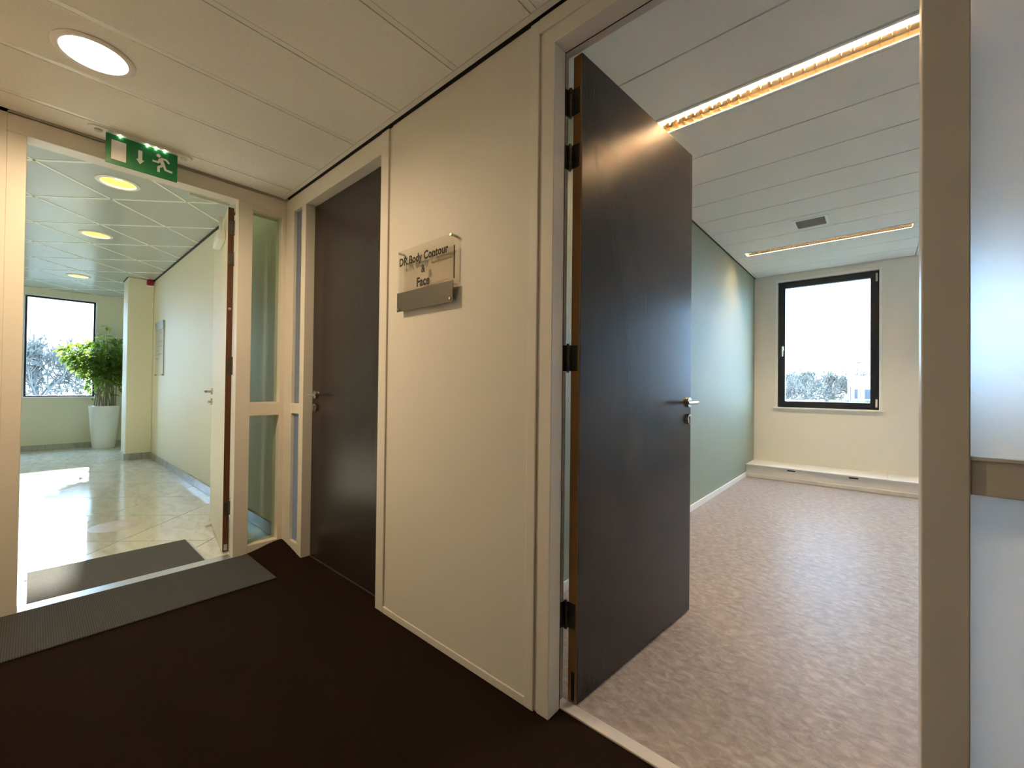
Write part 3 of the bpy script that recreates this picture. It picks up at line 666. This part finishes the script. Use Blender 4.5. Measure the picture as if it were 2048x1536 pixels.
# ================================================================== THINGS IN THE OFFICE
# --- louvre lamps
def louvre_lamp(x0, x1, y0, y1, label, zc=ZR):
    root = tag(empty('louvre_lamp', ((x0+x1)/2, (y0+y1)/2, zc)), label, 'ceiling lamp', 'recessed louvre lamps')
    L = (x1-x0)/2; Wd = (y1-y0)/2; r = 0.016
    mb = MB(); mb.box(-L, L, -Wd, -Wd+r, -0.003, 0.004); mb.box(-L, L, Wd-r, Wd, -0.003, 0.004); mb.box(-L, -L+0.01, -Wd+r, Wd-r, -0.003, 0.004); mb.box(L-0.01, L, -Wd+r, Wd-r, -0.003, 0.004)
    mb.build('rim', 'tbar', root)
    mb = MB(); mb.box(-L, L, -Wd, -Wd+0.003, 0.004, 0.095); mb.box(-L, L, Wd-0.003, Wd, 0.004, 0.095); mb.box(-L, L, -Wd, Wd, 0.095, 0.098)
    mb.box(-L, -L+0.003, -Wd, Wd, 0.004, 0.095); mb.box(L-0.003, L, -Wd, Wd, 0.004, 0.095)
    mb.build('housing', 'white', root)
    mb = MB()                                                    # curved side reflectors
    for sg in (-1, 1):
        pf = [(sg*(Wd-r), 0.001), (sg*(Wd-r-0.006), 0.022), (sg*(Wd-r-0.018), 0.045)]
        for (ya, za), (yb, zb) in zip(pf[:-1], pf[1:]):
            mb.add([(-L+0.01, ya, za), (L-0.01, ya, za), (L-0.01, yb, zb), (-L+0.01, yb, zb)], [(0, 1, 2, 3)])
    mb.build('side_reflector', 'louvre', root)
    n = int(round((2*L-0.02)/0.0485)); st = (2*L-0.02)/n; hw = Wd-r-0.002
    bl = MB(); bl.add([(0.0, -hw, 0.002), (0.0, hw, 0.002), (0.006, hw-0.005, 0.034), (0.006, -hw+0.005, 0.034), (-0.006, -hw+0.005, 0.034), (-0.006, hw-0.005, 0.034)],
                      [(0, 1, 2, 3), (0, 4, 5, 1), (2, 5, 4, 3), (0, 3, 4), (1, 5, 2)])
    me = bl.mesh('louvre_blade', 'louvre')
    for i in range(1, n):
        o = bpy.data.objects.new('louvre_blade', me); C.objects.link(o); o.parent = root; o.location = (-L+0.01+i*st, 0, 0)
    MB().cyl((-L+0.03, 0, 0.066), (L-0.03, 0, 0.066), 0.013, n=16).build('tube', 'tube', root, smooth=True)
    return root
louvre_lamp(-1.183, 0.260, 2.432, 2.598, 'lit louvre strip lamp above the open dark door')
louvre_lamp(-1.183, 0.260, 5.454, 5.598, 'lit louvre strip lamp close to the black framed window')


# --- air vent
vt = tag(empty('ceiling_vent', (-0.482, 4.845, ZR)), 'white framed square air vent in the office ceiling', 'air vent'); off = (-0.482, 4.845, ZR)
mb = MB(); mb.box(-0.622, -0.342, 4.700, 4.732, ZR-0.004, ZR+0.012); mb.box(-0.622, -0.342, 4.958, 4.988, ZR-0.004, ZR+0.012); mb.box(-0.622, -0.594, 4.732, 4.958, ZR-0.004, ZR+0.012); mb.box(-0.370, -0.342, 4.732, 4.958, ZR-0.004, ZR+0.012)
mb.build('frame', 'white', vt, off, bev=0.002)
Bx('backing', 'ventg', (-0.610, -0.354, 4.727, 4.963, ZR+0.018, ZR+0.024), vt, off)
for k in range(13):
    y = 4.738+k*0.0173
    MB().add([(-0.595, y, ZR), (-0.369, y, ZR), (-0.369, y+0.009, ZR+0.010), (-0.595, y+0.009, ZR+0.010), (-0.595, y+0.0015, ZR), (-0.369, y+0.0015, ZR), (-0.369, y+0.0105, ZR+0.010), (-0.595, y+0.0105, ZR+0.010)],
             [(0,1,2,3), (4,7,6,5), (0,4,5,1), (2,6,7,3), (1,5,6,2), (0,3,7,4)]).build('slat', 'ventg', vt, off)

# --- pipe casing under the windows
pc = tag(empty('pipe_casing', ((GX+RX)/2, 6.53, 0)), 'long low white casing along the floor under the office windows', 'casing'); off = ((GX+RX)/2, 6.53, 0)
Bx('body', 'white', (GX+0.001, RX-0.001, 6.303, FY-0.001, 0.0, 0.150), pc, off, bev=0.002)
for xa, xb in ((GX+0.001, 0.088), (0.091, RX-0.001)): Bx('lid', 'white', (xa, xb, 6.288, FY-0.002, 0.1503, 0.166), pc, off, bev=0.002)
Bx('plinth', 'white', (GX+0.001, RX-0.001, 6.291, 6.303, 0.0, 0.045), pc, off, bev=0.003)
for xa in (-0.862, -0.252, 0.75): Bx('grip_slot', 'black', (xa, xa+0.085, 6.2965, 6.3035, 0.128, 0.142), pc, off, bev=0.001)

# ================================================================== THINGS IN THE LOBBY
# --- notice board
nb_ = tag(empty('directory_board', (-7.90, LY, 1.26)), 'tall pale tenant directory board on the lobby wall by the column', 'notice board'); off = (-7.90, LY, 1.26)
Bx('acrylic_plate', 'acryl2', (-8.185, -7.615, LY-0.016, LY-0.012, 1.262, 2.052), nb_, off)
Bx('header_plate', 'bnote', (-8.187, -7.613, LY-0.020, LY-0.0165, 1.932, 2.055), nb_, off)
Bx('plate_edge', 'bnote', (-7.622, -7.615, LY-0.0118, LY-0.002, 1.262, 2.050), nb_, off)
for i, (z, l) in enumerate(((1.885, .44), (1.835, .22), (1.785, .34), (1.748, .44), (1.690, .44), (1.630, .22), (1.575, .44), (1.515, .24))):
    Bx('text_line', 'ptext', (-8.15, -8.15+l, LY-0.0172, LY-0.0165, z-0.011, z+0.009), nb_, off)
for xx in (-8.16, -7.64):
    for zz in (1.275, 2.035): MB().cyl((xx, LY-0.024, zz), (xx, LY, zz), 0.012, n=14).build('standoff', 'steel', nb_, off, smooth=True)
# --- alarm
al = tag(empty('fire_alarm', (-8.43, 1.165, 2.66)), 'small red fire alarm sounder high on the lobby column', 'fire alarm'); off = (-8.43, 1.165, 2.66)
Bx('base', 'lbar', (-8.4495, -8.437, 1.117, 1.213, 2.642, 2.738), al, off, bev=0.006)
Bx('sounder', 'red', (-8.437, -8.385, 1.124, 1.206, 2.652, 2.735), al, off, bev=0.016)
# --- floor sticker
dk = tag(empty('floor_sticker', (-4.60, 0.455, 0.0)), 'faded salmon round sticker on the marble floor', 'sticker'); off = (-4.60, 0.455, 0.0)
MB().prism([(-4.60+0.165*math.cos(2*pi*k/40), 0.455+0.165*math.sin(2*pi*k/40)) for k in range(40)], 0.0002, 0.0010).build('disc', 'decal', dk, off)
MB().prism([(-4.60+0.055*math.cos(2*pi*k/24)*1.7, 0.50+0.055*math.sin(2*pi*k/24)), ] and [(-4.60+0.085*math.cos(2*pi*k/24), 0.50+0.045*math.sin(2*pi*k/24)) for k in range(24)], 0.0010, 0.0013).build('print', 'decal2', dk, off)
# --- wedge holding the entrance door
wd = MB(); wd.add([(-4.10, 0.925, 0.0), (-4.10, 1.02, 0.0), (-4.045, 1.02, 0.0), (-4.045, 0.925, 0.0), (-4.10, 0.925, 0.012), (-4.10, 1.02, 0.042), (-4.045, 1.02, 0.042), (-4.045, 0.925, 0.012)],
                  [(0,1,2,3), (4,7,6,5), (0,4,5,1), (1,5,6,2), (2,6,7,3), (3,7,4,0)])
tag(wd.build('door_wedge', 'alum_w', bev=0.002), 'small pale wedge on the floor against the open entrance door', 'door wedge')

# --- potted plant
PX, PY = -10.33, 0.845
pp = tag(empty('potted_plant', (PX, PY, 0)), 'leafy green many-stemmed plant in a tall glossy white pot', 'plant')
MB().lathe([(0.001, 0.0), (0.142, 0.0), (0.150, 0.008), (0.165, 0.15), (0.186, 0.40), (0.203, 0.735), (0.203, 0.748), (0.196, 0.750), (0.188, 0.745), (0.186, 0.70), (0.001, 0.70)], n=48).build('pot', 'pot', pp, smooth=True)
MB().lathe([(0.001, 0.712), (0.10, 0.715), (0.186, 0.706)], n=32).build('soil', 'soil', pp, smooth=True)
EN = [(0.80, 0.70), (0.95, 0.67), (1.10, 0.62), (1.25, 0.57), (1.37, 0.48), (1.55, 0.36), (1.70, 0.29), (1.78, 0.34), (1.86, 0.52), (1.95, 0.74), (2.02, 0.82)]
def left_at(z):
    for (z0, a), (z1, b) in zip(EN[:-1], EN[1:]):
        if z0 <= z <= z1: return a+(b-a)*(z-z0)/(z1-z0)
    return 0.8
rg = random.Random(11); tips = []
for i in range(24):
    a = rg.uniform(0, 2*pi); r0 = 0.15*math.sqrt(rg.random()); bx, by = r0*math.cos(a), r0*math.sin(a)
    zt = rg.uniform(1.15, 1.95); lo = left_at(zt)-PY; ty = rg.uniform(lo*0.85, 0.18); tx = rg.uniform(-0.16, 0.20)
    pts = []
    for k in range(6):
        u = k/5; pts.append((bx+(tx-bx)*u**1.8+rg.uniform(-.008, .008), by+(ty-by)*u**1.8+rg.uniform(-.008, .008), 0.70+(zt-0.70)*u))
    MB().tube(pts, [0.0085-0.0009*k for k in range(6)], n=6).build('stem', 'cane', pp, smooth=True); tips.append(pts)
sp = [(0.02, 0.03, 0.7), (0.03, 0.02, 1.3), (0.04, 0.01, 1.8), (0.04, 0.0, 2.16)]
MB().tube(sp, [0.008, 0.006, 0.004, 0.003], n=6).build('stem', 'cane', pp, smooth=True)
def leaf_geo(L, Wd, droop):
    vs2 = []; prof = [(0, 0.06), (0.22, 0.75), (0.48, 1.0), (0.75, 0.7), (1.0, 0.04)]
    for u, w_ in prof:
        z = -droop*u*u*L
        vs2 += [(u*L, -Wd/2*w_, z+0.10*Wd*w_), (u*L, 0, z), (u*L, Wd/2*w_, z+0.10*Wd*w_)]
    return vs2, [(3*i+j, 3*i+j+1, 3*i+j+4, 3*i+j+3) for i in range(4) for j in range(2)]
lms = []
for L, Wd, dr in ((0.115, 0.046, 0.35), (0.095, 0.040, 0.2), (0.13, 0.048, 0.55)):
    v, f = leaf_geo(L, Wd, dr); me = bpy.data.meshes.new('leaf'); me.from_pydata(v, [], f); me.materials.append(M['leaf']); lms.append(me)
def leaf_matrix():
    while True:
        z = rg.triangular(0.86, 2.0, 1.58); lo = left_at(z)-PY; hi = 0.20
        if rg.random() < (0.25 if z < 1.1 else 0.5 if z < 1.25 else 1.0): break
    y = lo + (hi-lo)*rg.betavariate(1.15, 1.0); x = rg.uniform(-0.20, 0.26)
    az = math.atan2(y, x)+rg.uniform(-1.3, 1.3); p = (x, y, z)
    return Matrix.Translation(p) @ Matrix.Rotation(az, 4, 'Z') @ Matrix.Rotation(rg.uniform(-0.5, 0.9), 4, 'Y') @ Matrix.Rotation(rg.uniform(-0.7, 0.7), 4, 'X')
for i in range(300):
    o = bpy.data.objects.new('leaf', lms[i % 3]); C.objects.link(o); o.parent = pp
    mw = leaf_matrix()
    if i < 5: mw = Matrix.Translation((0.04, 0.0, 2.12+0.012*i)) @ Matrix.Rotation(i*1.35, 4, 'Z') @ Matrix.Rotation(0.15, 4, 'Y')
    o.matrix_basis = mw
sv, sf = [], []
for i in range(950):
    mw = leaf_matrix(); v, f = leaf_geo(0.11, 0.044, 0.35); o0 = len(sv)
    sv += [tuple(mw @ Vector(q)) for q in v]; sf += [tuple(k+o0 for k in g) for g in f]
tag(MB().add(sv, sf).build('foliage', 'leaf', pp), kind='stuff')

# ================================================================== OUTSIDE
GZ = -3.6
struct(Bx('ground', 'grass', (-150, 80, -90, 150, GZ-0.5, GZ)), 'winter grass outside the building')
def tree_mesh(seed, H):
    rr = random.Random(seed); trunk = MB(); br = MB()
    def grow(p, d, L, r, lev):
        q = p + d*L
        (trunk if lev == 0 else br).cyl(p, q, r, r*0.66, n=(8 if lev == 0 else 5 if lev < 3 else 3), cap=False)
        if lev >= 6: return
        n = 3
        if lev == 0: n = 5
        for i in range(n):
            a = d.orthogonal().normalized(); a.rotate(Matrix.Rotation(rr.uniform(0, 2*pi), 3, d))
            nd = (d*rr.uniform(0.55, 1.0) + a*rr.uniform(0.45, 0.95) + Vector((0, 0, 0.12))).normalized()
            grow(p + d*L*(rr.uniform(0.7, 1.0) if lev else rr.uniform(0.65, 1.0)), nd, L*rr.uniform(0.58, 0.80) if lev else H*0.24*rr.uniform(0.8, 1.15), max(r*0.55, 0.030), lev+1)
    grow(Vector((0, 0, 0)), Vector((0.02, 0.01, 1)).normalized(), H*0.36, H*0.024, 0)
    k = H/max(v[2] for v in br.v)
    q = 2.6/max(max(abs(v[0]), abs(v[1])) for v in br.v)
    for b_ in (trunk, br): b_.v = [(v[0]*q, v[1]*q, v[2]*k) for v in b_.v]
    return trunk.mesh('trunk', 'bark'), br.mesh('branches', 'twig')
TM = [tree_mesh(s, 6.6) for s in (3, 8, 21)]
def tree(x, y, sc, k, rz, label, group):
    r = tag(empty('bare_tree', (x, y, GZ), rz), label, 'tree', group); r.scale = (sc, sc, sc)
    for nm, me in zip(('trunk', 'branches'), TM[k]):
        o = bpy.data.objects.new(nm, me); C.objects.link(o); o.parent = r
rt_ = random.Random(5)
for i, (x, y, sc) in enumerate([(-3.95, 33, 0.92), (-9.3, 33, 0.95), (-6.4, 39, 0.98), (-12.0, 39, 1.0), (-3.7, 46.5, 1.03), (-9.4, 46.5, 1.05), (-1.1, 53, 1.07), (-6.9, 53, 1.08), (-4.4, 59.5, 1.15), (-10.6, 59.5, 1.15), (-7.4, 66.5, 1.2), (-1.2, 66.5, 1.2)]):
    tree(x, y, sc, i % 3, rt_.uniform(0, 6), 'pale bare tree beyond the office windows', 'bare trees beyond the office windows')
for i, (x, y, sc) in enumerate([(-40, 0.4, 1.2), (-40, 6.8, 1.2), (-40, -6.0, 1.2), (-47, 3.6, 1.28), (-47, -3.2, 1.28), (-55, 0.4, 1.38), (-55, 7.8, 1.38), (-55, -7.0, 1.38)]):
    tree(x, y, sc, (i+1) % 3, rt_.uniform(0, 6), 'pale bare tree beyond the lobby windows', 'bare trees beyond the lobby windows')
# white building beside the trees
hb = tag(empty('white_building', (2.2, 38, GZ)), 'white flat-roofed building beside the bare trees', 'building'); off = (2.2, 38, GZ)
mb = MB(); mb.box(-1.55, 8.5, 36.5, 44, GZ, 2.05); mb.build('wall', 'bwhite', hb, off)
Bx('roof', 'bwhite', (-1.62, 8.6, 36.4, 44.1, 2.05, 2.22), hb, off)
for x0, x1 in ((-1.18, -0.86), (-0.66, -0.26), (0.3, 0.7), (1.2, 1.6), (2.4, 2.9)):
    wo = Bx('window', 'bwhite', (x0-0.04, x1+0.04, 36.44, 36.5, 0.64, 1.36), hb, off); Bx('pane', 'bwin', (x0, x1, 36.42, 36.44, 0.68, 1.32), wo, off)
Bx('downpipe', 'bwin', (-1.40, -1.36, 36.42, 36.5, GZ, 1.5), hb, off)
# low shed with coping and hedge before it
sh = tag(empty('garden_shed', (-6.5, 27, GZ)), 'low blue-grey flat shed with white roof edge before the trees', 'shed'); off = (-6.5, 27, GZ)
Bx('wall', 'bgrey', (-9.5, -2.30, 25.5, 28.5, GZ, 0.55), sh, off); Bx('roof_edge', 'bwhite', (-9.6, -2.22, 25.4, 28.6, 0.55, 0.66), sh, off)
hg = MB(); rr = random.Random(2)
for k in range(26):
    x = -1.82+k*0.085; y = 28.2+rr.uniform(-.3, .3); hg.lathe([(0.02, GZ), (0.30, GZ+0.4), (0.34, -0.2), (0.30, 0.45), (0.15, 0.62+rr.uniform(-.1, .1)), (0.01, 0.70)], (x, y, 0), n=9)
tag(hg.build('ochre_hedge', 'hedge', smooth=True), 'ochre winter hedge between the shed and the white building', 'hedge')
# street lamp
sl = tag(empty('street_lamp', (-0.78, 30, GZ)), 'slim street lamp standing before the white building', 'street lamp'); off = (-0.78, 30, GZ)
MB().tube([(-0.78, 30, GZ), (-0.78, 30, 2.70), (-0.80, 30, 2.76)], [0.06, 0.035, 0.03], n=10).build('pole', 'bwhite', sl, off, smooth=True)
Bx('lamp_head', 'bwin', (-0.90, -0.66, 29.93, 30.07, 2.74, 2.80), sl, off, bev=0.02)
